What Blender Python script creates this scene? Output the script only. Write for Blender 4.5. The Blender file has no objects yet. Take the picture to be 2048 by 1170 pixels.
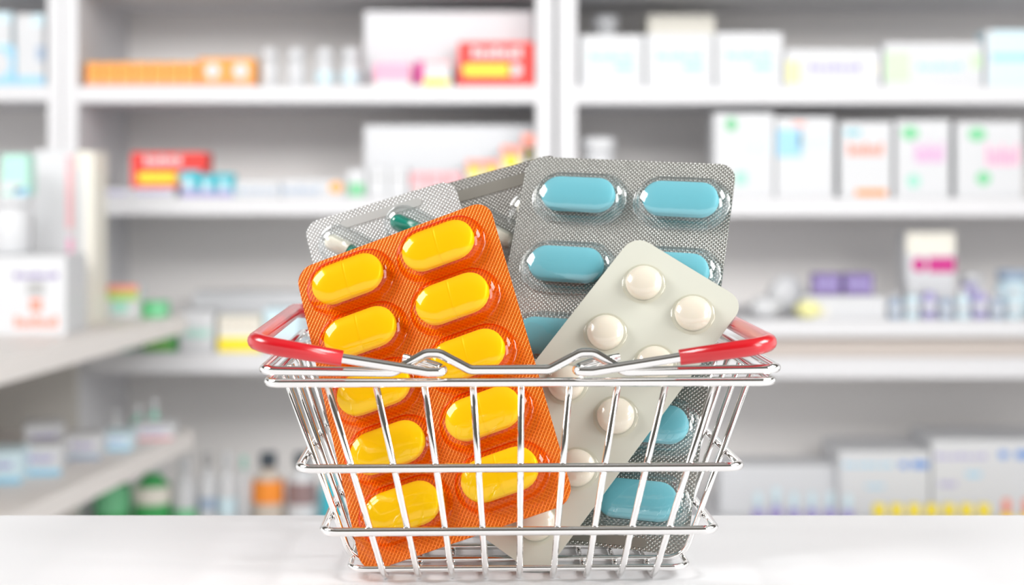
import bpy, bmesh, math, random
from mathutils import Vector, Matrix
random.seed(7)
PI = math.pi
sc = bpy.context.scene
COL = sc.collection
TBL = 0.9                      # height of the counter top
CAMZ = TBL + 0.1165            # the lens is a little above the counter
F = 3404.0                     # focal length in pixels (59.8 mm on a 36 mm frame)

def at(px, py, Y):
    return Vector(((px - 1024) / F * Y, Y, CAMZ - (py - 364) / F * Y))

# ------------------------------------------------------------------ materials
MATS = {}
def nodes_of(name):
    m = bpy.data.materials.new(name); m.use_nodes = True
    nt = m.node_tree
    return m, nt, nt.nodes['Principled BSDF']

def mat(name, col, rough=.5, metal=0., coat=0., grain=0., spec=.5, sss=0.):
    if name in MATS: return MATS[name]
    m, nt, p = nodes_of(name)
    p.inputs['Base Color'].default_value = (*col, 1)
    p.inputs['Roughness'].default_value = rough
    p.inputs['Metallic'].default_value = metal
    p.inputs['Coat Weight'].default_value = coat
    p.inputs['Coat Roughness'].default_value = .05
    p.inputs['Specular IOR Level'].default_value = spec
    if sss:
        p.inputs['Subsurface Weight'].default_value = sss
        p.inputs['Subsurface Radius'].default_value = (.002, .0015, .001)
        p.inputs['Subsurface Scale'].default_value = 1
    tc = nt.nodes.new('ShaderNodeTexCoord')
    nz = nt.nodes.new('ShaderNodeTexNoise'); nz.inputs['Scale'].default_value = grain if grain else 60
    bp = nt.nodes.new('ShaderNodeBump'); bp.inputs['Strength'].default_value = .06; bp.inputs['Distance'].default_value = .0006
    nt.links.new(tc.outputs['Object'], nz.inputs['Vector'])
    nt.links.new(nz.outputs['Fac'], bp.inputs['Height'])
    nt.links.new(bp.outputs['Normal'], p.inputs['Normal'])
    MATS[name] = m
    return m

def mth(nt, op, a, b=None):
    n = nt.nodes.new('ShaderNodeMath'); n.operation = op
    for i, v in enumerate((a, b)):
        if v is None: continue
        if isinstance(v, (int, float)): n.inputs[i].default_value = v
        else: nt.links.new(v, n.inputs[i])
    return n.outputs[0]

def embossed(name, col, rough, metal, coat, kind, p1, p2, dist, rot=0., col2=None):
    """sheet surface with a pressed pattern, in the sheet's own coordinates"""
    m, nt, p = nodes_of(name)
    p.inputs['Base Color'].default_value = (*col, 1)
    p.inputs['Roughness'].default_value = rough
    p.inputs['Metallic'].default_value = metal
    p.inputs['Coat Weight'].default_value = coat
    p.inputs['Coat Roughness'].default_value = .12
    tc = nt.nodes.new('ShaderNodeTexCoord')
    mp = nt.nodes.new('ShaderNodeMapping'); mp.inputs['Rotation'].default_value = (0, 0, rot)
    nt.links.new(tc.outputs['Object'], mp.inputs['Vector'])
    sp = nt.nodes.new('ShaderNodeSeparateXYZ'); nt.links.new(mp.outputs['Vector'], sp.inputs[0])
    a = mth(nt, 'COSINE', mth(nt, 'MULTIPLY', sp.outputs[0], 2 * PI / p1))
    b = mth(nt, 'COSINE', mth(nt, 'MULTIPLY', sp.outputs[1], 2 * PI / p2))
    if kind == 'dots':
        h = mth(nt, 'MAXIMUM', mth(nt, 'MULTIPLY', a, b), 0.)
    else:
        h = mth(nt, 'POWER', mth(nt, 'MAXIMUM', mth(nt, 'ABSOLUTE', a), mth(nt, 'ABSOLUTE', b)), 10.)
    bp = nt.nodes.new('ShaderNodeBump'); bp.inputs['Strength'].default_value = 1; bp.inputs['Distance'].default_value = dist
    # a slow waviness of the thin sheet
    nz = nt.nodes.new('ShaderNodeTexNoise'); nz.inputs['Scale'].default_value = 55; nz.inputs['Detail'].default_value = 1
    nt.links.new(tc.outputs['Object'], nz.inputs['Vector'])
    b2 = nt.nodes.new('ShaderNodeBump'); b2.inputs['Strength'].default_value = .5; b2.inputs['Distance'].default_value = .001
    nt.links.new(nz.outputs['Fac'], b2.inputs['Height'])
    nt.links.new(h, bp.inputs['Height']); nt.links.new(b2.outputs['Normal'], bp.inputs['Normal'])
    nt.links.new(bp.outputs['Normal'], p.inputs['Normal'])
    if col2:
        mx = nt.nodes.new('ShaderNodeMix'); mx.data_type = 'RGBA'
        mx.inputs['A'].default_value = (*col, 1); mx.inputs['B'].default_value = (*col2, 1)
        nt.links.new(h, mx.inputs['Factor']); nt.links.new(mx.outputs['Result'], p.inputs['Base Color'])
    return m

def shell_mat(name, tint, lo, hi, rough=.04, pw=3., edge=None):
    """clear thermoformed plastic: see-through with a glossy sheen that grows at the rims"""
    m = bpy.data.materials.new(name); m.use_nodes = True; nt = m.node_tree; nt.nodes.clear()
    out = nt.nodes.new('ShaderNodeOutputMaterial'); mx = nt.nodes.new('ShaderNodeMixShader')
    tr = nt.nodes.new('ShaderNodeBsdfTransparent'); tr.inputs[0].default_value = (*tint, 1)
    gl = nt.nodes.new('ShaderNodeBsdfGlossy'); gl.inputs['Roughness'].default_value = rough
    gl.inputs['Color'].default_value = (1, 1, 1, 1)
    lw = nt.nodes.new('ShaderNodeLayerWeight'); lw.inputs['Blend'].default_value = .5
    f = mth(nt, 'ADD', mth(nt, 'MULTIPLY', mth(nt, 'POWER', lw.outputs['Facing'], pw), hi - lo), lo)
    if edge:                       # seen edge-on the plastic is deeper, so its own colour is stronger
        cx = nt.nodes.new('ShaderNodeMix'); cx.data_type = 'RGBA'
        cx.inputs['A'].default_value = (*tint, 1); cx.inputs['B'].default_value = (*edge, 1)
        nt.links.new(mth(nt, 'POWER', lw.outputs['Facing'], 1.5), cx.inputs['Factor']); nt.links.new(cx.outputs['Result'], tr.inputs[0])
    tc = nt.nodes.new('ShaderNodeTexCoord')
    nz = nt.nodes.new('ShaderNodeTexNoise'); nz.inputs['Scale'].default_value = 260
    nt.links.new(tc.outputs['Object'], nz.inputs['Vector'])
    bp = nt.nodes.new('ShaderNodeBump'); bp.inputs['Strength'].default_value = .2; bp.inputs['Distance'].default_value = .0004
    nt.links.new(nz.outputs['Fac'], bp.inputs['Height']); nt.links.new(bp.outputs['Normal'], gl.inputs['Normal'])
    nt.links.new(f, mx.inputs[0]); nt.links.new(tr.outputs[0], mx.inputs[1]); nt.links.new(gl.outputs[0], mx.inputs[2])
    nt.links.new(mx.outputs[0], out.inputs[0])
    return m

def scored(name, col, rough, coat, sss=0.):
    """tablet with a faint score line across its middle"""
    m, nt, p = nodes_of(name)
    p.inputs['Base Color'].default_value = (*col, 1); p.inputs['Roughness'].default_value = rough
    p.inputs['Coat Weight'].default_value = coat; p.inputs['Coat Roughness'].default_value = .08
    tc = nt.nodes.new('ShaderNodeTexCoord'); sp = nt.nodes.new('ShaderNodeSeparateXYZ')
    nt.links.new(tc.outputs['Object'], sp.inputs[0])
    d = mth(nt, 'MULTIPLY', mth(nt, 'ABSOLUTE', sp.outputs[0]), 1 / .00045)
    h = mth(nt, 'MINIMUM', d, 1.)
    bp = nt.nodes.new('ShaderNodeBump'); bp.inputs['Strength'].default_value = .7; bp.inputs['Distance'].default_value = .0002
    nt.links.new(h, bp.inputs['Height']); nt.links.new(bp.outputs['Normal'], p.inputs['Normal'])
    return m

# ------------------------------------------------------------------ object helpers
def link(name, bm, material, parent=None, smooth=False):
    me = bpy.data.meshes.new(name)
    bmesh.ops.recalc_face_normals(bm, faces=bm.faces)
    bm.to_mesh(me); bm.free()
    if material: me.materials.append(material)
    if smooth:
        for p in me.polygons: p.use_smooth = True
    o = bpy.data.objects.new(name, me); COL.objects.link(o)
    if parent: o.parent = parent
    return o

def thing(name, label, cat, loc=(0, 0, 0), rotz=0., group=None, M=None):
    o = bpy.data.objects.new(name, None); COL.objects.link(o); o.empty_display_size = .02
    if M is not None: o.matrix_world = M
    else:
        o.location = loc; o.rotation_euler = (0, 0, rotz)
    tag(o, label, cat, group)
    return o

def tag(o, label=None, cat=None, group=None, kind=None):
    if label: o['label'] = label
    if cat: o['category'] = cat
    if group: o['group'] = group
    if kind: o['kind'] = kind
    return o

def add_box(bm, x0, x1, y0, y1, z0, z1, bev=0.):
    v = [bm.verts.new((x, y, z)) for z in (z0, z1) for y in (y0, y1) for x in (x0, x1)]
    fs = [bm.faces.new([v[i] for i in q]) for q in ((0, 2, 3, 1), (4, 5, 7, 6), (0, 1, 5, 4), (2, 6, 7, 3), (0, 4, 6, 2), (1, 3, 7, 5))]
    if bev:
        es = list({e for f in fs for e in f.edges})
        bmesh.ops.bevel(bm, geom=es, offset=bev, segments=2, affect='EDGES', profile=.5)

def box_obj(name, x0, x1, y0, y1, z0, z1, m, parent=None, bev=0.):
    bm = bmesh.new(); add_box(bm, x0, x1, y0, y1, z0, z1, bev)
    return link(name, bm, m, parent)

def add_prism(bm, pts, z0, z1):
    a = [bm.verts.new((x, y, z0)) for x, y in pts]; b = [bm.verts.new((x, y, z1)) for x, y in pts]
    n = len(pts)
    bm.faces.new(a[::-1]); bm.faces.new(b)
    for i in range(n): bm.faces.new((a[i], a[(i + 1) % n], b[(i + 1) % n], b[i]))

def add_lathe(bm, prof, seg=28, c=(0, 0, 0)):
    rings = []
    for r, z in prof:
        rings.append([bm.verts.new((c[0] + r * math.cos(2 * PI * k / seg), c[1] + r * math.sin(2 * PI * k / seg), c[2] + z)) for k in range(seg)])
    for A, B in zip(rings, rings[1:]):
        for k in range(seg): bm.faces.new((A[k], A[(k + 1) % seg], B[(k + 1) % seg], B[k]))
    bm.faces.new(rings[0][::-1]); bm.faces.new(rings[-1])

def fillet(pts, rad, closed=False, seg=8):
    """polyline with rounded corners; rad is one radius or one per point"""
    P = [Vector(p) for p in pts]; n = len(P)
    R = [rad] * n if isinstance(rad, (int, float)) else rad
    out = []
    for i in range(n):
        if not closed and i in (0, n - 1): out.append(P[i]); continue
        a, b, c = P[i - 1], P[i], P[(i + 1) % n]
        u = (a - b).normalized(); v = (c - b).normalized()
        ang = u.angle(v)
        if ang > PI - .02 or R[i] <= 0: out.append(b); continue
        t = min(R[i] / math.tan(ang / 2), (a - b).length * .48, (c - b).length * .48)
        r = t * math.tan(ang / 2)
        cen = b + (u + v).normalized() * (r / math.sin(ang / 2))
        s = b + u * t - cen; e = b + v * t - cen
        full = s.angle(e)
        for k in range(seg + 1):
            f = k / seg
            d = (s * math.sin((1 - f) * full) + e * math.sin(f * full)) / math.sin(full)
            out.append(cen + d)
    return out

def add_tube(bm, path, r, closed=False, seg=14, cap=True, rends=None):
    n = len(path); tang = []
    for i in range(n):
        if closed: t = path[(i + 1) % n] - path[i - 1]
        else: t = path[min(i + 1, n - 1)] - path[max(i - 1, 0)]
        tang.append(t.normalized())
    up = Vector((0, 0, 1)) if abs(tang[0].z) < .9 else Vector((0, 1, 0))
    nrm = (up - tang[0] * up.dot(tang[0])).normalized()
    rings = []; N = [nrm]
    for i in range(1, n):
        q = tang[i - 1].rotation_difference(tang[i]); nrm = q @ nrm
        nrm = (nrm - tang[i] * nrm.dot(tang[i])).normalized(); N.append(nrm)
    for i in range(n):
        b = tang[i].cross(N[i]); rr = r
        if rends and not closed and (i == 0 or i == n - 1): rr = r * rends
        rings.append([bm.verts.new(path[i] + (N[i] * math.cos(2 * PI * k / seg) + b * math.sin(2 * PI * k / seg)) * rr) for k in range(seg)])
    m = n if closed else n - 1
    for i in range(m):
        A, B = rings[i], rings[(i + 1) % n]; off = 0
        if closed and i == n - 1:                      # match the frame where the loop closes
            off = min(range(seg), key=lambda o: (A[0].co - B[o].co).length)
        for k in range(seg): bm.faces.new((A[k], A[(k + 1) % seg], B[(k + 1 + off) % seg], B[(k + off) % seg]))
    if not closed and cap:
        bm.faces.new(rings[0][::-1]); bm.faces.new(rings[-1])

def tube_obj(name, path, r, m, parent=None, closed=False, rends=None):
    bm = bmesh.new(); add_tube(bm, path, r, closed, rends=rends)
    return link(name, bm, m, parent, smooth=True)

# ------------------------------------------------------------------ materials used up front
M_chrome = mat('chrome_wire', (.88, .87, .86), .06, 1.0)
def red_plastic():
    m, nt, p = nodes_of('red_plastic_grip')
    p.inputs['Base Color'].default_value = (.62, .004, .012, 1); p.inputs['Roughness'].default_value = .28
    p.inputs['Coat Weight'].default_value = .6; p.inputs['Coat Roughness'].default_value = .1
    return m
M_red = red_plastic()
M_counter = mat('white_counter', (.83, .83, .845), .42, grain=20)
M_white = mat('white_laminate', (.73, .73, .75), .45)
M_back = mat('grey_white_panel', (.93, .905, .885), .6)
M_wall = mat('wall_paint', (.7, .69, .68), .8)
M_floor = mat('pale_floor', (.82, .81, .80), .4)

# ------------------------------------------------------------------ the setting
tag(box_obj('floor', -3.2, 3.2, -2.5, 4.0, -.05, 0, M_floor), kind='structure')
tag(box_obj('wall_back', -3.2, 3.2, 4.0, 4.1, 0, 3.0, M_wall), kind='structure')

# counter that carries the basket
ct = thing('counter', 'white counter with a smooth top under the chrome basket', 'counter', (0, .17, 0))
box_obj('worktop', -1.3, 1.3, -.42, .4255, .87, TBL, M_counter, ct, .0008)
box_obj('front_panel', -1.27, 1.27, .38, .40, 0, .87, M_counter, ct)
box_obj('side_panel', -1.27, -1.25, -.38, .38, 0, .87, M_counter, ct)
box_obj('side_panel', 1.25, 1.27, -.38, .38, 0, .87, M_counter, ct)

# ------------------------------------------------------------------ the basket
BK = thing('shopping_basket', 'miniature chrome wire shopping basket with two red grips, full of pill packs', 'basket',
           (.001, .540, TBL), math.radians(1.6))
def ring_path(hx, hy, z, rc=.0045):
    return fillet([(-hx, -hy, z), (hx, -hy, z), (hx, hy, z), (-hx, hy, z)], rc, True)
RR = .00132
tube_obj('rim_ring', ring_path(.0716, .060, .0600), RR, M_chrome, BK, True)
tube_obj('middle_ring', ring_path(.0634, .0535, .0348), RR, M_chrome, BK, True)
tube_obj('lower_ring', ring_path(.0568, .0485, .0157), RR, M_chrome, BK, True)
# top rod with two humps on each long side that carry the handles
ZR = .0636; HX = .0728; HY = .0603; ZP = .0683
def side(s):
    p = [(-.0362, ZR - .0006), (-.0268, ZP), (-.0232, ZP), (-.0145, ZR), (.0078, ZR), (.0168, ZP), (.0204, ZP), (.0292, ZR - .0006)]
    q = [(x, s * HY, z) for x, z in p]
    return q if s < 0 else q[::-1]
pts = [(-HX, -HY, ZR)] + side(-1) + [(HX, -HY, ZR), (HX, HY, ZR)] + side(1) + [(-HX, HY, ZR)]
rads = [.0045] + [.004] * 8 + [.0045, .0045] + [.004] * 8 + [.0045]
tube_obj('top_rod', fillet(pts, rads, True), .00138, M_chrome, BK, True)
# wires: U shapes that run down one side, under the base and up the other
WR = .00096
for i in range(9):
    k = i - 4
    yt = .060 - .0019; yb = .0435
    tb, bb = .01375 * k, .0098 * k
    path = fillet([(tb, -yt, .0600), (bb, -yb, WR), (bb, yb, WR), (tb, yt, .0600)], [0, .006, .006, 0])
    tube_obj('wire', path, WR, M_chrome, BK)
for yt, yb in ((-.033, -.0265), (-.011, -.0088), (.011, .0088), (.033, .0265)):
    xt = .0716 - .0019; xb = .0500
    path = fillet([(-xt, yt, .0600), (-xb, yb, WR * 3 - .0001), (xb, yb, WR * 3 - .0001), (xt, yt, .0600)], [0, .007, .007, 0])
    tube_obj('wire', path, WR, M_chrome, BK)
# bottom frame wire around the base
tube_obj('base_ring', ring_path(.0497, .0425, .0036, .006), WR, M_chrome, BK, True)

def handle(s):
    """s = -1 left, +1 right; a bail hooked on the humps, folded outwards, with a red sleeve"""
    if s < 0: hk, x1, x2, z1, z2, xs = -.0222, -.0502, -.0752, .0672, .0716, -.0335
    else:     hk, x1, x2, z1, z2, xs = .0157, .0444, .0708, .0672, .0708, .0280
    ya, yi = .0629, .0573
    def hook(t):        # t = -1 front, +1 back; from the free end behind the rod to the arm in front of it
        d = -s
        return [(xs, t * yi, .0669), (hk - d * .004, t * yi, .0650), (hk, t * (yi + .0012), .0638),
                (hk, t * (ya - .0012), .0632), (hk - d * .004, t * ya, .0633)]
    f = hook(-1); b = hook(1)[::-1]
    wp = f + [(x1, -ya, z1), (x2, -ya, z2), (x2, ya, z2), (x1, ya, z1)] + b
    rads = [0, .003, .0026, .0026, .003, .0, .0085, .0085, 0, .003, .0026, .0026, .003, 0]
    h = tube_obj('handle', fillet(wp, rads), .00138, M_chrome, BK, rends=.8)
    g = fillet([(x1, -ya, z1), (x2, -ya, z2), (x2, ya, z2), (x1, ya, z1)], [0, .0085, .0085, 0], seg=14)
    o = tube_obj('grip', g, .0025, M_red, h, rends=.9)
    o['label'] = 'red plastic sleeve'
handle(-1); handle(1)

# ------------------------------------------------------------------ blister packs
def stadium_ring(bm, a, r, z, seg=12):
    vs = []
    for k in range(seg + 1):
        t = -PI / 2 + PI * k / seg; vs.append(bm.verts.new((a + r * math.cos(t), r * math.sin(t), z)))
    for k in range(seg + 1):
        t = PI / 2 + PI * k / seg; vs.append(bm.verts.new((-a + r * math.cos(t), r * math.sin(t), z)))
    return vs

def stadium_solid(a, prof, seg=12, base=False):
    """prof: list of (radius, z) rings from bottom to top around a straight core of half length a"""
    bm = bmesh.new(); rings = [stadium_ring(bm, a, r, z, seg) for r, z in prof]
    n = len(rings[0])
    for A, B in zip(rings, rings[1:]):
        for k in range(n): bm.faces.new((A[k], A[(k + 1) % n], B[(k + 1) % n], B[k]))
    bm.faces.new(rings[-1])
    if base: bm.faces.new(rings[0][::-1])
    return bm

def dome_prof(r, h, z0, wall=.45, e=2.4, n=9, flare=.0006):
    """pocket: a small flare on the sheet, a steep wall, a rounded top"""
    p = [(r + flare, z0), (r + flare * .3, z0 + h * .05), (r, z0 + h * .14)]
    for k in range(1, n + 1):
        t = k / n * PI / 2
        p.append((r * (1 - .12 * k / n) * max(math.cos(t), .0) ** (2 / e) + .0002, z0 + h * .14 + h * .86 * math.sin(t) ** (2 / e)))
    return p

def pill_prof(r, h, z0, band=.35, n=7):
    """biconvex tablet with a straight band"""
    zb = z0 + h * (1 - band) / 2; zt = zb + h * band; hc = h * (1 - band) / 2
    p = []
    for k in range(n): 
        t = (k + .4) / n * PI / 2; p.append((r * math.sin(t) ** .8, zb - hc * math.cos(t)))
    p += [(r, zb), (r, zt)]
    for k in range(n - 1, -1, -1):
        t = (k + .4) / n * PI / 2; p.append((r * math.sin(t) ** .8, zt + hc * math.cos(t)))
    return p

def sheet_bm(w, L, rc, th):
    bm = bmesh.new()
    pts = []
    for cx, cy, a0 in ((w / 2 - rc, rc, -PI / 2), (w / 2 - rc, L - rc, 0), (-w / 2 + rc, L - rc, PI / 2), (-w / 2 + rc, rc, PI)):
        for k in range(9):
            t = a0 + PI / 2 * k / 8; pts.append((cx + rc * math.cos(t), cy + rc * math.sin(t)))
    add_prism(bm, pts, -th, 0)
    return bm

def pack_matrix(R, t):
    M = Matrix(((R[0][0], R[0][1], R[0][2], t[0]), (R[1][0], R[1][1], R[1][2], t[1]), (R[2][0], R[2][1], R[2][2], t[2] + TBL), (0, 0, 0, 1)))
    q = M.to_quaternion()
    return Matrix.Translation(M.translation) @ q.to_matrix().to_4x4()

def copy_part(src, parent):
    c = src.copy(); COL.objects.link(c); c.parent = parent
    return c

def build_pack(name, label, R, t, w, L, rc, sheet_m, spots, rot, make_pocket, make_fill, pocket_name, fill_name, group=None, spin=0.):
    root = thing(name, label, 'pill pack', M=pack_matrix(R, t) @ Matrix.Rotation(spin, 4, 'Z'), group=group)
    sh = link('sheet', sheet_bm(w, L, rc, .0004), sheet_m, root)
    p0 = f0 = None
    for x, y in spots:
        if p0 is None:
            p0 = make_pocket(pocket_name, root)
            pk = p0
            if make_fill: f0 = make_fill(fill_name, pk); kids = list(pk.children)
        else:
            pk = copy_part(p0, root)
            if make_fill:
                for k in kids: copy_part(k, pk)
        pk.location = (x, y, 0); pk.rotation_euler = (0, 0, rot)
    return root

# orange pack
M_orange = embossed('orange_foil_pack', (.78, .135, .001), .32, .35, .4, 'grid', .0021, .0021, .000055, math.radians(38), (.93, .21, .003))
M_orange_shell = shell_mat('amber_clear_plastic', (1., .94, .30), .03, .40, .05, 3.5, (1., .25, .01))
M_pill_y = scored('yellow_tablet', (1., .84, .02), .32, .5)
def op(n, par): return link(n, stadium_solid(.0056, dome_prof(.0089, .0060, .0001)), M_orange_shell, par, True)
def of(n, par):
    bm = stadium_solid(.0054, pill_prof(.0066, .0051, .0006, .3), base=True)
    return link(n, bm, M_pill_y, par, True)
build_pack('orange_pill_pack', 'orange blister pack of yellow oblong tablets leaning in the front of the basket',
           [[0.9309, -0.2527, -0.2639], [-0.1217, 0.4665, -0.8761], [0.3445, 0.8477, 0.4035]], (-.0130, .5021, .0114),
           .0676, .1037, .0058, M_orange, [(x, y) for y in (92.6e-3, 73.4e-3, 53.6e-3, 34.0e-3, 14.2e-3) for x in (-.0165, .0148)],
           0, op, of, 'tablet_pocket', 'tablet')

# cream pack of round tablets
M_cream = mat('pale_sage_plastic', (.68, .69, .60), .33, coat=.35, grain=40)
M_tab = mat('cream_tablet', (.88, .83, .74), .25, coat=.7, grain=200, sss=.15)
M_cream_shell = shell_mat('clear_plastic_soft', (.98, .97, .94), .03, .5, .06, 3.)
def wp_(n, par): return link(n, stadium_solid(1e-5, dome_prof(.0063, .0043, .0001, flare=.0008), seg=18), M_cream_shell, par, True)
def wf(n, par): return link(n, stadium_solid(1e-5, dome_prof(.0058, .0038, .0002, flare=.0), seg=18), M_tab, par, True)
build_pack('white_pill_pack', 'pale off-white blister pack of small round tablets tilted at the front right', 
           [[0.7898, 0.6025, -0.115], [-0.3742, 0.3246, -0.8687], [-0.486, 0.7291, 0.4818]], (-.0086, .5139, .0092),
           .0434, .1093, .0058, M_cream, [(x, y) for y in (96.3e-3, 75.2e-3, 54.2e-3, 33.6e-3, 12.8e-3) for x in (-.0088, .0103)],
           0, wp_, wf, 'tablet_pocket', 'tablet')

# blue pack
FOIL = dict(rough=.30, metal=.9, coat=.0, kind='dots', p1=.0015, p2=.0014, dist=.00017)
M_foil = embossed('dotted_silver_foil', (.52, .52, .49), **FOIL)
M_foil2 = embossed('dotted_silver_foil_worn', (.62, .62, .605), **FOIL)
M_foil3 = embossed('dotted_dull_foil', (.42, .41, .385), **FOIL)
M_strip = mat('smooth_foil_strip', (.36, .34, .30), .4, .5)
M_strip2 = mat('scuffed_foil_strip', (.60, .60, .58), .5, .3, grain=200)
M_clear = shell_mat('clear_blister_plastic', (.95, .965, .97), .08, .75, .07, 2.1, (.80, .83, .85))
M_pill_b = mat('blue_tablet', (.22, .68, .78), .5, coat=.08, grain=900)
def bp_(n, par): return link(n, stadium_solid(.0069, dome_prof(.0088, .0060, .0001, flare=.0011)), M_clear, par, True)
def bf(n, par): return link(n, stadium_solid(.0068, pill_prof(.0060, .0052, .0005, .42), base=True), M_pill_b, par, True)
def strip(root, x0, x1, y0, y1, m):
    bm = bmesh.new()
    r = (y1 - y0) / 2 * .98; pts = []
    for cx, a0 in ((x1 - r, -PI / 2), (x0 + r, PI / 2)):
        for k in range(9):
            t = a0 + PI * k / 8; pts.append((cx + r * math.cos(t), (y0 + y1) / 2 + r * math.sin(t)))
    add_prism(bm, pts, -.0001, .00022)
    o = link('smooth_strip', bm, m, root); o['label'] = 'smooth unembossed strip'
bl = build_pack('blue_pill_pack', 'large silver foil blister pack of light blue tablets at the back right of the basket',
           [[0.9563, 0.1541, -0.2486], [-0.2912, 0.423, -0.8581], [-0.0271, 0.8929, 0.4494]], (.0174 + .0025 * .154, .5243 + .0025 * .423, .0028 + .0025 * .893),
           .0731, .1332, .0058, M_foil, [(x, y) for y in (117.9e-3, 92.0e-3, 66.2e-3, 39.7e-3, 14.9e-3) for x in (-.0155, .0198)],
           0, bp_, bf, 'tablet_pocket', 'tablet', spin=math.radians(-1.0))
strip(bl, -.012, .024, .0010, .0040, M_strip)

# two capsule packs behind
M_cap_w = mat('cream_capsule_half', (.84, .82, .70), .25, coat=.6)
M_cap_g = mat('green_capsule_half', (.01, .25, .18), .22, coat=.6)
def cp(n, par): return link(n, stadium_solid(.0055, dome_prof(.0062, .0052, .0001, flare=.0009)), M_clear, par, True)
def capsule_half(sx, r):
    bm = bmesh.new(); n = 8
    prof = [(.00001, -.0093)] + [(r * math.sin(PI / 2 * k / n), -.0093 + r * (1 - math.cos(PI / 2 * k / n))) for k in range(1, n + 1)] + [(r, 0.0)]
    add_lathe(bm, prof, 20)
    bmesh.ops.rotate(bm, verts=bm.verts, cent=(0, 0, 0), matrix=Matrix.Rotation(PI / 2 if sx < 0 else -PI / 2, 3, 'Y'))
    bmesh.ops.translate(bm, verts=bm.verts, vec=(0, 0, .0030))
    return bm
def cf(order):
    def f(n, par):
        if order is None:
            a = link('capsule_end', capsule_half(-1, .0029), M_cap_w, par, True); b = link('capsule_end', capsule_half(1, .0027), M_cap_w, par, True)
            return a
        a = link('capsule_end', capsule_half(-1, .0029), M_cap_w if order else M_cap_g, par, True); a['label'] = ('cream' if order else 'green') + ' capsule end'
        b = link('capsule_end', capsule_half(1, .0027), M_cap_g if order else M_cap_w, par, True); b['label'] = ('green' if order else 'cream') + ' capsule end'
        return a
    return f
c1 = build_pack('capsule_pack', 'silver foil blister pack of green and cream capsules behind the orange pack, leaning left',
           [[0.9437, -0.2484, -0.2183], [-0.1719, 0.1955, -0.9655], [0.2825, 0.9487, 0.1418]], (-.0186 - .0060 * .2484, .5612 + .0060 * .1955, .0053 + .0060 * .9487),
           .0553, .1041, .0052, M_foil2, [(-.0133, 90e-3)] + [(x, y) for y in (68e-3, 46e-3, 24e-3) for x in (-.0133, .0105)],
           math.radians(-42), cp, cf(True), 'capsule_pocket', 'capsule_end')
pk = cp('capsule_pocket', c1); pk.location = (.0108, .0902, 0); pk.rotation_euler = (0, 0, math.radians(-42)); cf(False)('capsule_end', pk)
strip(c1, -.0145, .0150, .0985, .1015, M_strip2)
c2 = build_pack('capsule_pack', 'duller silver foil blister pack with a cream capsule between the orange and blue packs', 
           [[0.9578, -0.1745, -0.2283], [-0.1777, 0.2644, -0.9479], [0.2258, 0.9485, 0.2222]], (.0153 - .0060 * .1745, .5653 + .0060 * .2644, .0041 + .0034 + .0060 * .9485),
           .0547, .1134, .0052, M_foil3, [(x, y) for y in (92e-3, 69e-3, 46e-3, 23e-3) for x in (-.0018, .0165)],
           math.radians(-42), cp, cf(None), 'capsule_pocket', 'capsule_end', spin=math.radians(2.2))
strip(c2, -.0150, .0150, .1055, .1095, M_strip)

# ------------------------------------------------------------------ shelving behind
DF = 3.404                                   # distance of the shelf fronts: one pixel is one millimetre there
DB = DF + .47
def X(px): return (px - 1024) * .001
def Z(py): return CAMZ - (py - 364) * .001
def unit(label, pl, pr, shelves, lp=30, rp=30, ztop=2.3):
    x0, x1 = X(pl), X(pr); cx = (x0 + x1) / 2
    u = thing('shelving_unit', label, 'shelving', (cx, (DF + DB) / 2, 0))
    hy = (DB - DF) / 2; h = (x1 - x0) / 2
    box_obj('side_panel', -h, -h + lp * .001, -hy, hy, 0, ztop, M_white, u, .001)
    box_obj('side_panel', h - rp * .001, h, -hy, hy, 0, ztop, M_white, u, .001)
    box_obj('back_panel', -h + lp * .001, h - rp * .001, hy - .012, hy, 0, ztop, M_back, u)
    for a, b in shelves:
        box_obj('shelf', -h + lp * .001, h - rp * .001, -hy, hy - .012, Z(b), Z(a), M_white, u, .001)
    return u
unit('tall white shelving unit in the centre with red and orange medicine boxes', 125, 1107, [(-52, -18), (172, 205), (395, 430), (706, 746), (1066, 1100), (1500, 1535)], 30, 35)
ur = unit('tall white shelving unit on the right with upright cartons on its shelves', 1115, 2500, [(-52, -18), (172, 207), (395, 432), (640, 674), (716, 756), (1066, 1100), (1500, 1535)], 38, 30)
unit('tall white shelving unit at the left edge with blue and white packets on top shelf', -700, 123, [(-52, -18), (170, 202), (395, 430), (1066, 1100)], 30, 28)

M_gap_shade = mat('gap_shade_taupe', (.56, .50, .46), .6)  # tone of the shaded gap, put into the colour
box_obj('gap_shade_strip', X(1160) - ur.location.x, X(2460) - ur.location.x, -(DB - DF) / 2 + .03, -(DB - DF) / 2 + .05, Z(716), Z(674), M_gap_shade, ur)  # added strip, its taupe stands in for shade between the two shelves
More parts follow.
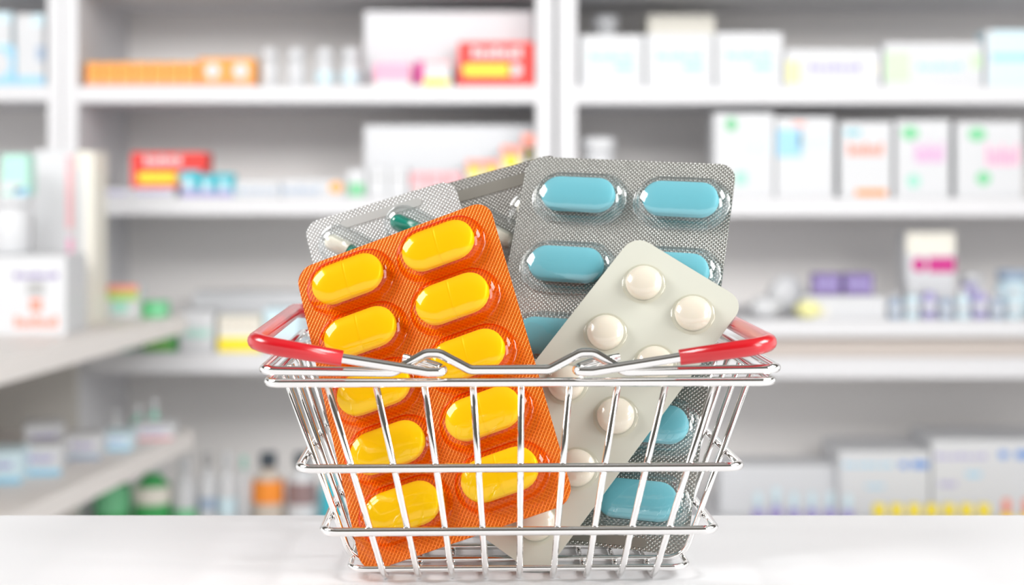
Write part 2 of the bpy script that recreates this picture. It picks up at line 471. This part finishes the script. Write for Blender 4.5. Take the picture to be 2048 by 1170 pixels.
# angled side unit at the left: two long boards running away from the camera on end panels
sd = thing('side_shelf_rack', 'white side rack whose two long boards run towards the left foreground', 'shelving', (-1.0, 2.85, 0))
def board(name, y_end, z_py_end, xe, th, nr=2.25, far=3.33):
    # top surface height from the far end of the front edge
    zt = CAMZ - (z_py_end - 364) / F * far
    x_far = (xe - 1024) / F * far
    sl = (-.634 + .737) / .85
    xn = x_far - sl * (far - nr)
    bm = bmesh.new()
    add_prism(bm, [(x_far + 1.0, far - 2.85), (-.75, far - 2.85), (-.75, nr - 2.85), (xn + 1.0, nr - 2.85)], zt - th, zt)
    o = link(name, bm, M_side, sd); return zt
M_side = mat('warm_white_board', (.84, .80, .77), .5)
M_endp = mat('beige_grey_panel', (.62, .60, .565), .6)
z1 = board('shelf', 0, 628, 372, .036)
z2 = board('shelf', 0, 858, 388, .036)
box_obj('end_panel', at(-420, 0, 3.37).x + 1.0, at(156, 0, 3.37).x + 1.0, .50, .53, 0, z1 - .036, M_endp, sd)
box_obj('end_panel', -.75, -.73, -.6, .5, 0, z1 - .036, M_endp, sd)

# ------------------------------------------------------------------ goods on the shelves
W = (.69, .70, .72)
C = dict(white=W, cream=(.84, .81, .72), red=(.86, .035, .025), orange=(.95, .30, .03), amber=(.92, .40, .07), yellow=(.98, .78, .03), pink=(.90, .42, .60),
         magenta=(.62, .02, .25), mint=(.36, .74, .60), green=(.06, .42, .12), lime=(.42, .68, .16), teal=(.05, .50, .60), sky=(.35, .66, .86), paleblue=(.66, .83, .90),
         blue=(.12, .30, .70), slate=(.38, .48, .62), purple=(.24, .17, .42), lilac=(.42, .38, .66), grey=(.45, .45, .45), dark=(.06, .08, .10), brown=(.30, .20, .20),
         coral=(.92, .32, .24), rose=(.86, .45, .48), leaf=(.20, .62, .32), palegreen=(.62, .82, .55), tan=(.62, .54, .46), lemon=(.93, .90, .42), seafoam=(.45, .76, .66), orchid=(.72, .42, .66))
def cm(c): return mat('print_' + c if c != 'white' else 'white_card', C[c], .45)

def carton(name, label, px0, px1, pt, pb, c, marks=(), Y=3.425, dep=.08, base=None, rot=0., group=None, cat='box'):
    """a printed carton whose front face spans these pixels; marks = (u0,u1,v0,v1,colour,kind) in face fractions"""
    a = at(px0, pt, Y); b = at(px1, pb, Y)
    zb = (base if base is not None else b.z) + .0004
    w = b.x - a.x; h = max(a.z - zb, .01)
    o = thing(name, label, cat, ((a.x + b.x) / 2, Y, zb), rot, group)
    box_obj('carton', -w / 2, w / 2, 0, dep, 0, h, cm(c), o, .0015)
    for mk in marks:
        u0, u1, v0, v1, k = mk[:5]; shape = mk[5] if len(mk) > 5 else 'band'
        x0, x1 = -w / 2 + w * u0, -w / 2 + w * u1; y0, y1 = h * v0, h * v1
        bm = bmesh.new()
        if shape == 'pill':
            r = (y1 - y0) / 2; pts = []
            for cx, a0 in ((x1 - r, -PI / 2), (x0 + r, PI / 2)):
                for q in range(9):
                    t = a0 + PI * q / 8; pts.append((cx + r * math.cos(t), (y0 + y1) / 2 + r * math.sin(t)))
            add_prism(bm, pts, 0, .0006)
            bmesh.ops.rotate(bm, verts=bm.verts, cent=(0, 0, 0), matrix=Matrix.Rotation(PI / 2, 3, 'X'))
        elif shape == 'words':                       # a line of unreadable print: short blocks of uneven height
            n = 7; s = (x1 - x0) / n
            for q in range(n):
                hh = (y1 - y0) * (1 if q % 3 == 0 else .72)
                add_box(bm, x0 + s * q, x0 + s * (q + .8), -.0006, 0, y0, y0 + hh)
        else:
            add_box(bm, x0, x1, -.0006, 0, y0, y1)
        lk = link({'pill': 'printed_capsule', 'words': 'printed_line', 'band': 'printed_patch'}[shape], bm, cm(k), o)
        lk['label'] = k + ' print'
    return o

def bottle(label, px0, px1, pt, pb, c, capc, band=None, Y=3.46, base=None, name='medicine_bottle', group=None, neck=.45, caph=.2, tall_neck=.12):
    a = at(px0, pt, Y); b = at(px1, pb, Y); zb = (base if base is not None else b.z) + .0004
    r = (b.x - a.x) / 2; h = a.z - zb
    o = thing(name, label, 'bottle', ((a.x + b.x) / 2, Y, zb), 0, group)
    bm = bmesh.new(); hb = h * (1 - caph)
    add_lathe(bm, [(r * .9, 0), (r, r * .12), (r, hb * (1 - tall_neck) - r * .4), (r * .85, hb * (1 - tall_neck)), (r * neck, hb * (1 - tall_neck / 3)), (r * neck, hb)])
    link('body', bm, cm(c), o, True)
    bm = bmesh.new(); rc = r * max(neck * 1.25, .3)
    add_lathe(bm, [(rc, hb - .001), (rc * 1.02, h - .002), (rc * .9, h)])
    link('cap', bm, cm(capc), o, True)
    if band:
        k, v0, v1 = band
        bm = bmesh.new(); add_lathe(bm, [(r * 1.01, hb * v0), (r * 1.012, hb * v0 + .001), (r * 1.012, hb * v1 - .001), (r * 1.01, hb * v1)])
        link('paper_label', bm, cm(k), o, True)
    return o

s1 = Z(172); s2 = Z(395); s3 = Z(706); sb = Z(1066)
s3r = Z(640)
# --- centre unit, top shelf
for i in range(7):
    x = 172 + i * 32
    t = ['leftmost of the seven small orange boxes in the row on the top centre shelf', 'second small orange box from the left in the top centre row', 'third small orange box from the left in the top centre row',
         'fourth and middle one of the seven small orange boxes on the top shelf', 'fifth small orange box from the left in the top centre row', 'sixth small orange box from the left in the top centre row',
         'small orange box beside the larger orange boxes with white discs'][i]
    carton('medicine_box', t, x, x + 30, 124, 172, 'amber', [(.0, 1, 0, .16, 'coral'), (.2, .8, .45, .75, 'orange')], base=s1, group='small orange boxes on the top shelf')
for i, t in enumerate(['larger orange box with a white disc, next to the small orange boxes', 'larger orange box with a white disc, next to the white bottles']):
    x = 398 + i * 56
    carton('medicine_box', t, x, x + 54, 116, 172, 'amber', [(0, 1, 0, .14, 'coral'), (.22, .78, .28, .82, 'white', 'pill'), (0, .1, .14, 1, 'orange')], base=s1, group='larger orange boxes on the top shelf')
for x, t, bd in ((519, 'plain white bottle beside the orange boxes on the top shelf', None), (573, 'plain white bottle, second from the orange boxes', None),
                 (630, 'white bottle with a light blue label, third from the orange boxes', ('paleblue', .15, .55)), (682, 'white bottle with a light blue label in front of the board edge', ('paleblue', .15, .55))):
    bottle(t, x, x + 38, 97, 172, 'white', 'white', bd, base=s1, group='white bottles on the top centre shelf', neck=.7, caph=.3)
carton('display_board', 'white board standing behind the large red box on the top centre shelf', 728, 1066, 22, 172, 'white', Y=3.515, dep=.02, base=s1, cat='board')
carton('display_board', 'white board standing behind the stepped red and yellow boxes on the second shelf', 728, 1066, 250, 395, 'white', Y=3.515, dep=.02, base=s2, cat='board')
carton('medicine_box', 'low pale pink box in front of the white board on the top centre shelf', 748, 822, 127, 172, 'pink', [(0, 1, 0, .22, 'cream'), (.1, .9, .5, .7, 'rose', 'words')], base=s1)
carton('medicine_box', 'white box with a magenta corner and yellow patch beside the large red box', 830, 902, 122, 172, 'white', [(0, .25, .1, 1, 'magenta'), (.2, .95, 0, .3, 'yellow', 'pill'), (.3, 1, .85, 1, 'rose')], base=s1)
carton('medicine_box', 'large red box with a white title and yellow capsule on the top centre shelf', 917, 1068, 84, 172, 'red', [(.18, .85, .66, .88, 'white', 'words'), (.05, .72, .24, .50, 'yellow', 'pill'), (.66, .84, .22, .52, 'white', 'pill')], Y=3.43, base=s1)
# --- centre unit, second shelf
for i, (x0, x1) in enumerate(((188, 262), (264, 350))):
    carton('medicine_box', ['flat white box under the left end of the red box', 'flat white box under the middle of the red box on the second shelf'][i], x0, x1, 376, 395, 'white', [(.1, .9, .3, .7, 'lilac', 'words')], base=s2)
carton('medicine_box', 'red box with a white title and yellow capsule at the left of the second shelf', 262, 412, 305, 376, 'red', [(.18, .68, .66, .90, 'white', 'words'), (.08, .64, .14, .44, 'yellow', 'pill'), (.60, .74, .14, .44, 'white', 'pill')], Y=3.44, base=s2 + .019)
for x0, x1, pt, t in ((362, 398, 340, 'small teal and violet box, tallest of the three by the red box'), (400, 432, 347, 'small teal and violet box, middle one of three'), (434, 466, 347, 'small teal and violet box, rightmost of three')):
    carton('medicine_box', t, x0, x1, pt, 395, 'teal', [(0, 1, 0, .3, 'lilac'), (.15, .6, .28, .68, 'paleblue')], Y=3.415, dep=.05, base=s2, group='teal and violet boxes on the second shelf')
carton('medicine_box', 'long flat white box with pale blue print beside the teal boxes', 468, 560, 361, 395, 'white', [(.1, .95, .25, .5, 'slate', 'words')], base=s2)
carton('medicine_box', 'long flat white box with blue print and an amber dot on the second shelf', 562, 690, 358, 395, 'white', [(.0, .62, .22, .55, 'slate', 'words'), (.75, .97, .25, .85, 'amber', 'pill')], base=s2)
carton('medicine_box', 'white box with a green patch standing before the board edge', 694, 732, 338, 395, 'white', [(.1, .9, .05, .5, 'leaf')], base=s2)
for x0, x1, t in ((736, 776, 'plain white carton right of the green-patched box'), (778, 816, 'plain white carton left of the pink-topped boxes')):
    carton('medicine_box', t, x0, x1, 335, 395, 'white', [(.2, .8, .6, .7, 'grey', 'words')], base=s2, group='plain white cartons on the second shelf')
for i in range(3):
    carton('medicine_box', ['pink-topped white box behind the foil packs, left one', 'pink-topped white box behind the foil packs, middle one', 'pink-topped white box next to the stepped red boxes'][i], 820 + i * 36, 854 + i * 36, 344, 395, 'white', [(0, 1, .45, 1, 'rose'), (.2, .8, .1, .3, 'coral', 'words')], base=s2, group='pink-topped white boxes')
for x0, x1, pt, t in ((932, 964, 320, 'red and yellow box, lowest step of the stair of boxes, left one'), (966, 1000, 320, 'red and yellow box, lowest step of the stair of boxes, right one'),
                      (1002, 1042, 291, 'red and yellow box, middle step of the stair of boxes'), (1044, 1070, 268, 'red and yellow box, highest step, against the right side panel')):
    carton('medicine_box', t, x0, x1, pt, 395, 'white', [(0, 1, .80, 1, 'coral'), (.1, .9, .55, .82, 'yellow', 'pill'), (0, 1, .05, .3, 'seafoam')], base=s2, group='stepped red and yellow boxes')
# --- centre unit, third shelf
carton('storage_tray', 'long plain white tray at the back of the third centre shelf', 385, 1068, 585, 706, 'white', Y=3.70, dep=.10, base=s3, cat='tray')
carton('medicine_box', 'low mint green box at the left end of the third centre shelf', 192, 262, 672, 706, 'seafoam', [(0, 1, .55, 1, 'white')], base=s3)
carton('medicine_box', 'green box with a yellow label lying on the third centre shelf', 284, 352, 666, 706, 'green', [(.12, .9, .18, .52, 'lime', 'words'), (0, 1, .8, 1, 'leaf')], base=s3)
carton('medicine_box', 'plain white box right of the green box on the third centre shelf', 358, 428, 622, 706, 'white', [(.1, .9, .35, .6, 'seafoam', 'words')], base=s3)
carton('medicine_box', 'cream box with a yellow lower half behind the left red grip', 436, 522, 632, 706, 'cream', [(0, 1, 0, .40, 'yellow'), (.1, .9, .7, .85, 'tan', 'words')], base=s3)
carton('medicine_box', 'pale blue box seen inside the loop of the left red grip', 528, 600, 618, 706, 'paleblue', [(0, 1, 0, .35, 'white')], base=s3)
# --- centre unit, bottom row of bottles
row = [(188, 262, 925, 'green', 'white', ('leaf', .3, .8), 'stout green bottle at the left end of the bottom row'), (268, 342, 918, 'green', 'white', ('cream', .45, .75), 'stout green bottle with a pale label, second in the bottom row'),
       (347, 392, 915, 'white', 'white', ('leaf', .0, .35), 'slim white bottle with a green foot in the bottom row'), (398, 432, 905, 'white', 'grey', ('slate', .3, .5), 'slim white bottle with a grey cap and slate band'),
       (436, 472, 905, 'white', 'white', ('paleblue', .2, .5), 'slim white bottle with a pale blue band'), (476, 500, 912, 'white', 'seafoam', None, 'slim white bottle with a green cap left of the orange bottle'),
       (505, 568, 905, 'tan', 'dark', ('orange', .42, .78), 'bottle with an orange label and dark cap in the bottom row'), (574, 634, 905, 'white', 'dark', ('brown', .40, .75), 'bottle with a brown label and dark cap beside the orange one'),
       (640, 690, 925, 'teal', 'white', None, 'teal bottle seen at the left edge of the basket')]
for x0, x1, pt, c, cc, bd, t in row:
    bottle(t, x0, x1, pt, 1066, c, cc, bd, base=sb, group='bottles on the bottom shelf', neck=.42, caph=.18, tall_neck=.2)
# --- right unit, top shelf
for i, (x0, x1, pt, t) in enumerate(((1160, 1287, 70, 'white carton with mint green print at the left end of the top right shelf'), (1292, 1427, 68, 'white carton with mint green print, middle one of three'),
                                     (1432, 1565, 65, 'white carton with mint green print next to the low yellow-cornered box'))):
    carton('medicine_box', t, x0, x1, pt, 172, 'white', [(.15, .85, .50, .66, 'mint', 'words'), (.55, .85, .30, .42, 'mint')], base=s1, dep=.12, group='white cartons with mint print')
carton('medicine_box', 'cream carton standing behind the middle mint-printed carton', 1296, 1430, 28, 172, 'cream', Y=3.60, dep=.1, base=s1)
bottle('white rounded jar behind the left mint-printed carton', 1182, 1240, 32, 172, 'white', 'white', Y=3.62, base=s1, name='jar', neck=.7)
carton('medicine_box', 'low white box with a yellow corner and pale violet print on the top right shelf', 1570, 1762, 98, 172, 'white', [(.02, .16, .08, .68, 'lemon'), (.25, .8, .42, .62, 'lilac', 'words'), (.88, .97, .35, .6, 'cream')], base=s1)
carton('medicine_box', 'white box with a pale green end and blue print on the top right shelf', 1768, 1966, 85, 172, 'white', [(.02, .26, .1, .78, 'palegreen'), (.34, .80, .38, .52, 'sky', 'words'), (.88, .98, .4, .75, 'palegreen')], base=s1)
carton('medicine_box', 'light blue carton at the right edge of the top right shelf', 1972, 2110, 60, 172, 'paleblue', [(0, .08, 0, 1, 'white'), (.08, 1, .45, .58, 'sky')], base=s1)
# --- right unit, second shelf
bottle('round white jar at the left end of the second right shelf', 1163, 1232, 275, 395, 'white', 'white', base=s2, name='jar', neck=.75, caph=.25)
sec = [(1428, 1548, 226, 'upright white carton with a green mark, partly behind the blue foil pack', [(.18, .4, .78, .95, 'leaf', 'pill'), (.5, .9, .5, .75, 'paleblue', 'words'), (.35, .55, .15, .3, 'mint')]),
       (1552, 1668, 234, 'upright white carton with a bright blue patch', [(.02, .45, .5, .85, 'sky'), (.4, .9, .6, .8, 'paleblue', 'words'), (.3, .5, .88, .95, 'coral', 'words')]),
       (1680, 1784, 243, 'upright white carton with an orange band', [(.15, .85, .55, .72, 'coral', 'words'), (.1, .4, .82, .9, 'teal', 'words'), (.3, .9, .02, .1, 'orange')]),
       (1792, 1900, 240, 'upright white carton with green marks and orchid print', [(.1, .42, .74, .92, 'leaf', 'pill'), (.35, .9, .45, .72, 'orchid', 'words'), (.2, .45, .12, .3, 'mint', 'pill')]),
       (1912, 2046, 243, 'upright white carton with green marks and pink print at the right edge', [(.18, .45, .74, .92, 'leaf', 'pill'), (.45, .95, .42, .70, 'pink', 'words'), (.3, .52, .16, .34, 'leaf', 'pill')])]
for x0, x1, pt, t, mk in sec:
    carton('medicine_box', t, x0, x1, pt, 395, 'white', mk, base=s2, dep=.1)
# --- right unit, third shelf
def sachet(label, px0, px1, pt, pb, c, Y, base, rot, group):
    a = at(px0, pt, Y); b = at(px1, pb, Y); w = b.x - a.x; h = a.z - b.z
    bm = bmesh.new(); nx, ny = 8, 6; g = []
    for s in (1, -1):
        G = [[bm.verts.new(((i / nx - .5) * w, (j / ny - .5) * .05, base * 0 + h * .5 + s * h * .5 * (math.sin(PI * i / nx) * math.sin(PI * j / ny)) ** .5 * (1 + (.15 * random.random() if s > 0 else 0)))) for j in range(ny + 1)] for i in range(nx + 1)]
        for i in range(nx):
            for j in range(ny): bm.faces.new((G[i][j], G[i + 1][j], G[i + 1][j + 1], G[i][j + 1]))
    bmesh.ops.remove_doubles(bm, verts=bm.verts, dist=1e-5)
    o = link('sachet', bm, cm(c), None, True); o.location = ((a.x + b.x) / 2, Y, base + .0012); o.rotation_euler = (0, 0, rot)
    tag(o, label, 'packet', group)
for x0, x1, pt, c, Y, t in ((1498, 1560, 596, 'white', 3.44, 'crumpled white packet right of the round-tablet pack'), (1535, 1612, 560, 'white', 3.52, 'taller crumpled white packet behind the other'), (1590, 1640, 604, 'lemon', 3.43, 'small pale yellow packet left of the violet boxes')):
    sachet(t, x0, x1, pt, 640, c, Y, s3r, .2, 'packets on the third right shelf')
carton('medicine_box', 'low white box that carries the violet boxes on the third right shelf', 1606, 1772, 592, 640, 'white', [(.05, .3, .1, .5, 'cream')], base=s3r)
for x0, x1, t in ((1628, 1682, 'dark violet small box on the low white box, left one'), (1690, 1746, 'dark violet small box on the low white box, right one')):
    carton('medicine_box', t, x0, x1, 548, 592, 'purple', [(.1, .9, .4, .7, 'lilac', 'words')], base=s3r + .0485, dep=.05, group='violet boxes on the third right shelf')
carton('medicine_box', 'tall cream and white box with a magenta band on the third right shelf', 1812, 1910, 464, 640, 'white', [(0, 1, .74, 1, 'cream'), (.12, .42, .52, .70, 'magenta', 'pill'), (.45, 1, .52, .70, 'magenta')], Y=3.50, base=s3r)
k = 0
for i in range(8):
    x = 1776 + i * 34
    nm = ['first', 'second', 'third', 'fourth', 'fifth', 'sixth', 'seventh', 'last'][i]
    bottle('%s pale slate vial from the left before the magenta-banded box' % nm, x, x + 28, 586 - (i % 3) * 9, 640, ['slate', 'paleblue', 'lilac'][i % 3], 'white', ('white', .3, .6), Y=3.44, base=s3r, name='vial', group='pale vials on the third right shelf', neck=.5)
bottle('round pale blue jar at the right edge behind the vials', 1990, 2060, 540, 640, 'paleblue', 'slate', Y=3.54, base=s3r, name='jar', neck=.7)
bottle('pale lilac jar right of the magenta-banded box, behind the vials', 1918, 1966, 548, 640, 'lilac', 'white', Y=3.54, base=s3r, name='jar', neck=.7)
# --- right unit, bottom shelf
carton('medicine_box', 'wide low white carton behind the violet-capped vials', 1440, 1676, 930, 1066, 'white', Y=3.60, base=sb, dep=.12)
carton('medicine_box', 'white carton with blue print behind the yellow-capped vials', 1678, 1860, 902, 1066, 'white', [(.05, .6, .76, .82, 'sky', 'words'), (.66, .76, .74, .84, 'blue', 'pill'), (.8, .98, .74, .85, 'blue'), (.3, .5, .44, .5, 'sky', 'words')], Y=3.56, base=sb, dep=.2)
carton('medicine_box', 'taller white carton with blue print at the right edge of the bottom shelf', 1864, 2110, 880, 1066, 'white', [(.03, .45, .76, .82, 'lilac', 'words'), (.54, .62, .76, .86, 'blue', 'pill'), (.68, .95, .76, .86, 'blue'), (.06, .2, .40, .47, 'lilac', 'words'), (.28, .4, .52, .6, 'sky', 'words')], Y=3.56, base=sb, dep=.2)
for i in range(6):
    x = 1504 + i * 36
    bottle('%s violet-capped vial from the left on the bottom right shelf' % ['first', 'second', 'third', 'fourth', 'fifth', 'sixth'][i], x, x + 24, [985, 975, 985, 985, 985, 990][i], 1066, 'lilac', 'paleblue', ('purple', .0, .62), Y=3.44, base=sb, name='vial', group='violet-capped vials', neck=.5, caph=.4)
for i in range(7):
    x = 1746 + i * 35
    bottle('%s yellow-capped vial from the left on the bottom right shelf' % ['first', 'second', 'third', 'fourth', 'fifth', 'sixth', 'seventh'][i], x, x + 24, 1008, 1066, 'white', 'yellow', None, Y=3.44, base=sb, name='vial', group='yellow-capped vials', neck=.8, caph=.5)
for i in range(2):
    x = 2000 + i * 40
    bottle(['red-capped vial right of the yellow-capped ones', 'red-capped vial cut by the right edge of the picture'][i], x, x + 26, 998, 1066, 'yellow', 'coral', None, Y=3.44, base=sb, name='vial', group='red-capped vials', neck=.5, caph=.45)
# --- left unit, top shelf packets
sl1 = Z(170)
carton('medicine_box', 'blue and white packet at the far left edge, lower one', -60, 30, 92, 170, 'sky', [(.2, .9, .2, .9, 'white', 'pill')], base=sl1)
carton('medicine_box', 'white and blue packet beside the left post, lower one', 32, 90, 88, 170, 'white', [(0, 1, 0, .22, 'sky'), (.7, 1, .6, .95, 'slate')], base=sl1)
carton('medicine_box', 'light blue box stacked on the packet at the far left edge', -60, 22, 24, 92, 'paleblue', [(.3, 1, .1, .7, 'white')], base=sl1 + .0785)
carton('medicine_box', 'white box stacked on the packet beside the left post', 30, 88, 28, 88, 'white', [(.6, 1, .6, 1, 'paleblue')], base=sl1 + .0825)
# --- on the side rack, upper board
zr = z1
carton('medicine_box', 'white carton with violet and coral print on the left rack', -40, 132, 512, 690, 'white', [(.40, .92, .72, .79, 'purple', 'words'), (.58, .72, .30, .46, 'coral'), (.40, .92, .10, .24, 'coral', 'words'), (.55, .75, .5, .68, 'grey')], Y=2.86, dep=.14, base=zr, rot=.0)
carton('medicine_box', 'tall white carton with a red stripe beside the left post', 66, 150, 300, 650, 'white', [(.80, .95, .55, .97, 'rose'), (.82, .95, 0, .5, 'pink')], Y=3.06, dep=.12, base=zr)
carton('medicine_box', 'tall narrow cream carton right of the red-striped carton', 152, 188, 302, 645, 'cream', [(.1, .5, .4, .9, 'white')], Y=3.06, dep=.1, base=zr)
zz = at(0, 512, 2.86).z
bottle('white tub standing on the violet and coral printed carton', -20, 62, 392, 512, 'white', 'white', Y=2.93, base=zz + .0005, name='tub', neck=.9, caph=.15, tall_neck=.03)
zt = at(0, 392, 2.93).z
carton('medicine_box', 'seafoam green packet on top of the white tub', 2, 56, 308, 392, 'seafoam', [(0, .8, .1, .3, 'white'), (.5, 1, 0, .2, 'sky')], Y=2.90, dep=.05, base=zt + .001)
carton('medicine_box', 'green and white box with a red and lime top band on the left rack', 196, 276, 570, 640, 'white', [(0, 1, .80, 1, 'coral'), (0, 1, .55, .80, 'lime'), (0, .14, 0, .55, 'green'), (.35, .75, .2, .5, 'mint')], Y=3.20, dep=.07, base=zr)
carton('medicine_box', 'small green packet at the tip of the left rack', 284, 330, 604, 640, 'leaf', [(0, .3, 0, 1, 'green')], Y=3.24, dep=.05, base=zr)
# --- on the side rack, lower board
for x0, x1, pt, pb, c, Y, rt, k_, t in ((-40, 40, 905, 985, 'paleblue', 2.72, .1, 'sky', 'pale blue carton at the near end of the lower rack board'), (44, 120, 893, 960, 'white', 2.80, .12, 'sky', 'white carton with a blue edge near the end of the lower rack board'),
                                  (50, 128, 850, 925, 'white', 3.02, .3, 'paleblue', 'white leaflet box tilted behind the others on the lower rack board'), (130, 200, 872, 935, 'white', 2.96, .1, 'slate', 'white carton with a slate edge halfway along the lower rack board'),
                                  (204, 262, 868, 910, 'paleblue', 3.06, .1, 'sky', 'light blue flat box on the lower rack board'), (266, 346, 850, 885, 'white', 3.18, .1, 'rose', 'flat white box with a pink edge at the tip of the lower board')):
    carton('medicine_box', t, x0, x1, pt, pb, c, [(0, 1, 0, .22, k_), (.2, .8, .5, .7, 'lilac', 'words')], Y=Y, dep=.09, base=z2, rot=rt)
for x0, x1, pt, c, t in ((216, 246, 820, 'white', 'small white dropper bottle behind the lower rack board, left one'), (262, 290, 812, 'mint', 'small mint dropper bottle behind the lower rack board, middle one'), (296, 320, 798, 'mint', 'small mint dropper bottle behind the lower rack board, right one')):
    bottle(t, x0, x1, pt, 870, c, 'white', None, Y=3.28, base=z2, name='dropper_bottle', group='dropper bottles behind the lower rack board', neck=.4, caph=.3, tall_neck=.3)

# ------------------------------------------------------------------ light
def area(name, loc, target, sx, sy, energy, col=(1, 1, 1), spread=180):
    l = bpy.data.lights.new(name, 'AREA'); l.shape = 'RECTANGLE'; l.size = sx; l.size_y = sy; l.energy = energy; l.color = col; l.spread = math.radians(spread)
    o = bpy.data.objects.new(name, l); COL.objects.link(o); o.location = loc
    o.rotation_euler = (Vector(target) - Vector(loc)).to_track_quat('-Z', 'Y').to_euler()
    return o
area('recess_fill', (0, .25, 1.9), (0, 3.9, 1.0), 3.2, .5, 12.5, (1, .985, .97), 75)  # added light out of view, aimed to fill the shelf recesses
area('window_light', (1.3, -.35, 1.65), (0, .53, .95), .5, .9, 13, (1, .985, .96))
area('side_fill', (-1.7, .45, 2.3), (0, .55, .9), 1.0, .8, 36, (1, 1, 1))  # added unseen fill, brightens the counter without showing in the long rods
area('side_fill', (1.7, .45, 2.3), (0, .55, .9), 1.0, .8, 36, (1, 1, 1))  # matching added fill on the right

w = bpy.data.worlds.new('World'); sc.world = w; w.use_nodes = True
nt = w.node_tree; bg = nt.nodes['Background']
tc = nt.nodes.new('ShaderNodeTexCoord'); sp = nt.nodes.new('ShaderNodeSeparateXYZ'); cr = nt.nodes.new('ShaderNodeValToRGB')
nt.links.new(tc.outputs['Generated'], sp.inputs[0])
mr = nt.nodes.new('ShaderNodeMapRange'); mr.inputs['From Min'].default_value = -1; mr.inputs['From Max'].default_value = 1
nt.links.new(sp.outputs[2], mr.inputs['Value']); nt.links.new(mr.outputs[0], cr.inputs[0])
e = cr.color_ramp.elements
e[0].position = .0; e[0].color = (.45, .45, .46, 1)
e[1].position = 1.0; e[1].color = (.42, .41, .39, 1)
for p_, c_ in ((.40, (1.2, 1.2, 1.21, 1)), (.46, (1.25, 1.25, 1.27, 1)), (.63, (1.25, 1.24, 1.22, 1)), (.665, (.11, .10, .085, 1)), (.88, (.14, .13, .115, 1))):
    q = e.new(p_); q.color = c_
nt.links.new(cr.outputs[0], bg.inputs['Color']); bg.inputs['Strength'].default_value = 1.0

# ------------------------------------------------------------------ camera
cam = bpy.data.cameras.new('camera'); co = bpy.data.objects.new('camera', cam); COL.objects.link(co)
co.location = (0, 0, CAMZ); co.rotation_euler = (PI / 2, 0, 0)
cam.sensor_width = 36; cam.lens = F / 2048 * 36
cam.shift_y = -(585 - 364) / 2048
cam.clip_start = .01; cam.clip_end = 50
cam.dof.use_dof = True; cam.dof.focus_distance = .522; cam.dof.aperture_fstop = 12.0
sc.camera = co
sc.view_settings.view_transform = 'Standard'; sc.view_settings.look = 'None'
sc.view_settings.gamma = 1; sc.view_settings.use_curve_mapping = False
sc.view_settings.exposure = 0.0
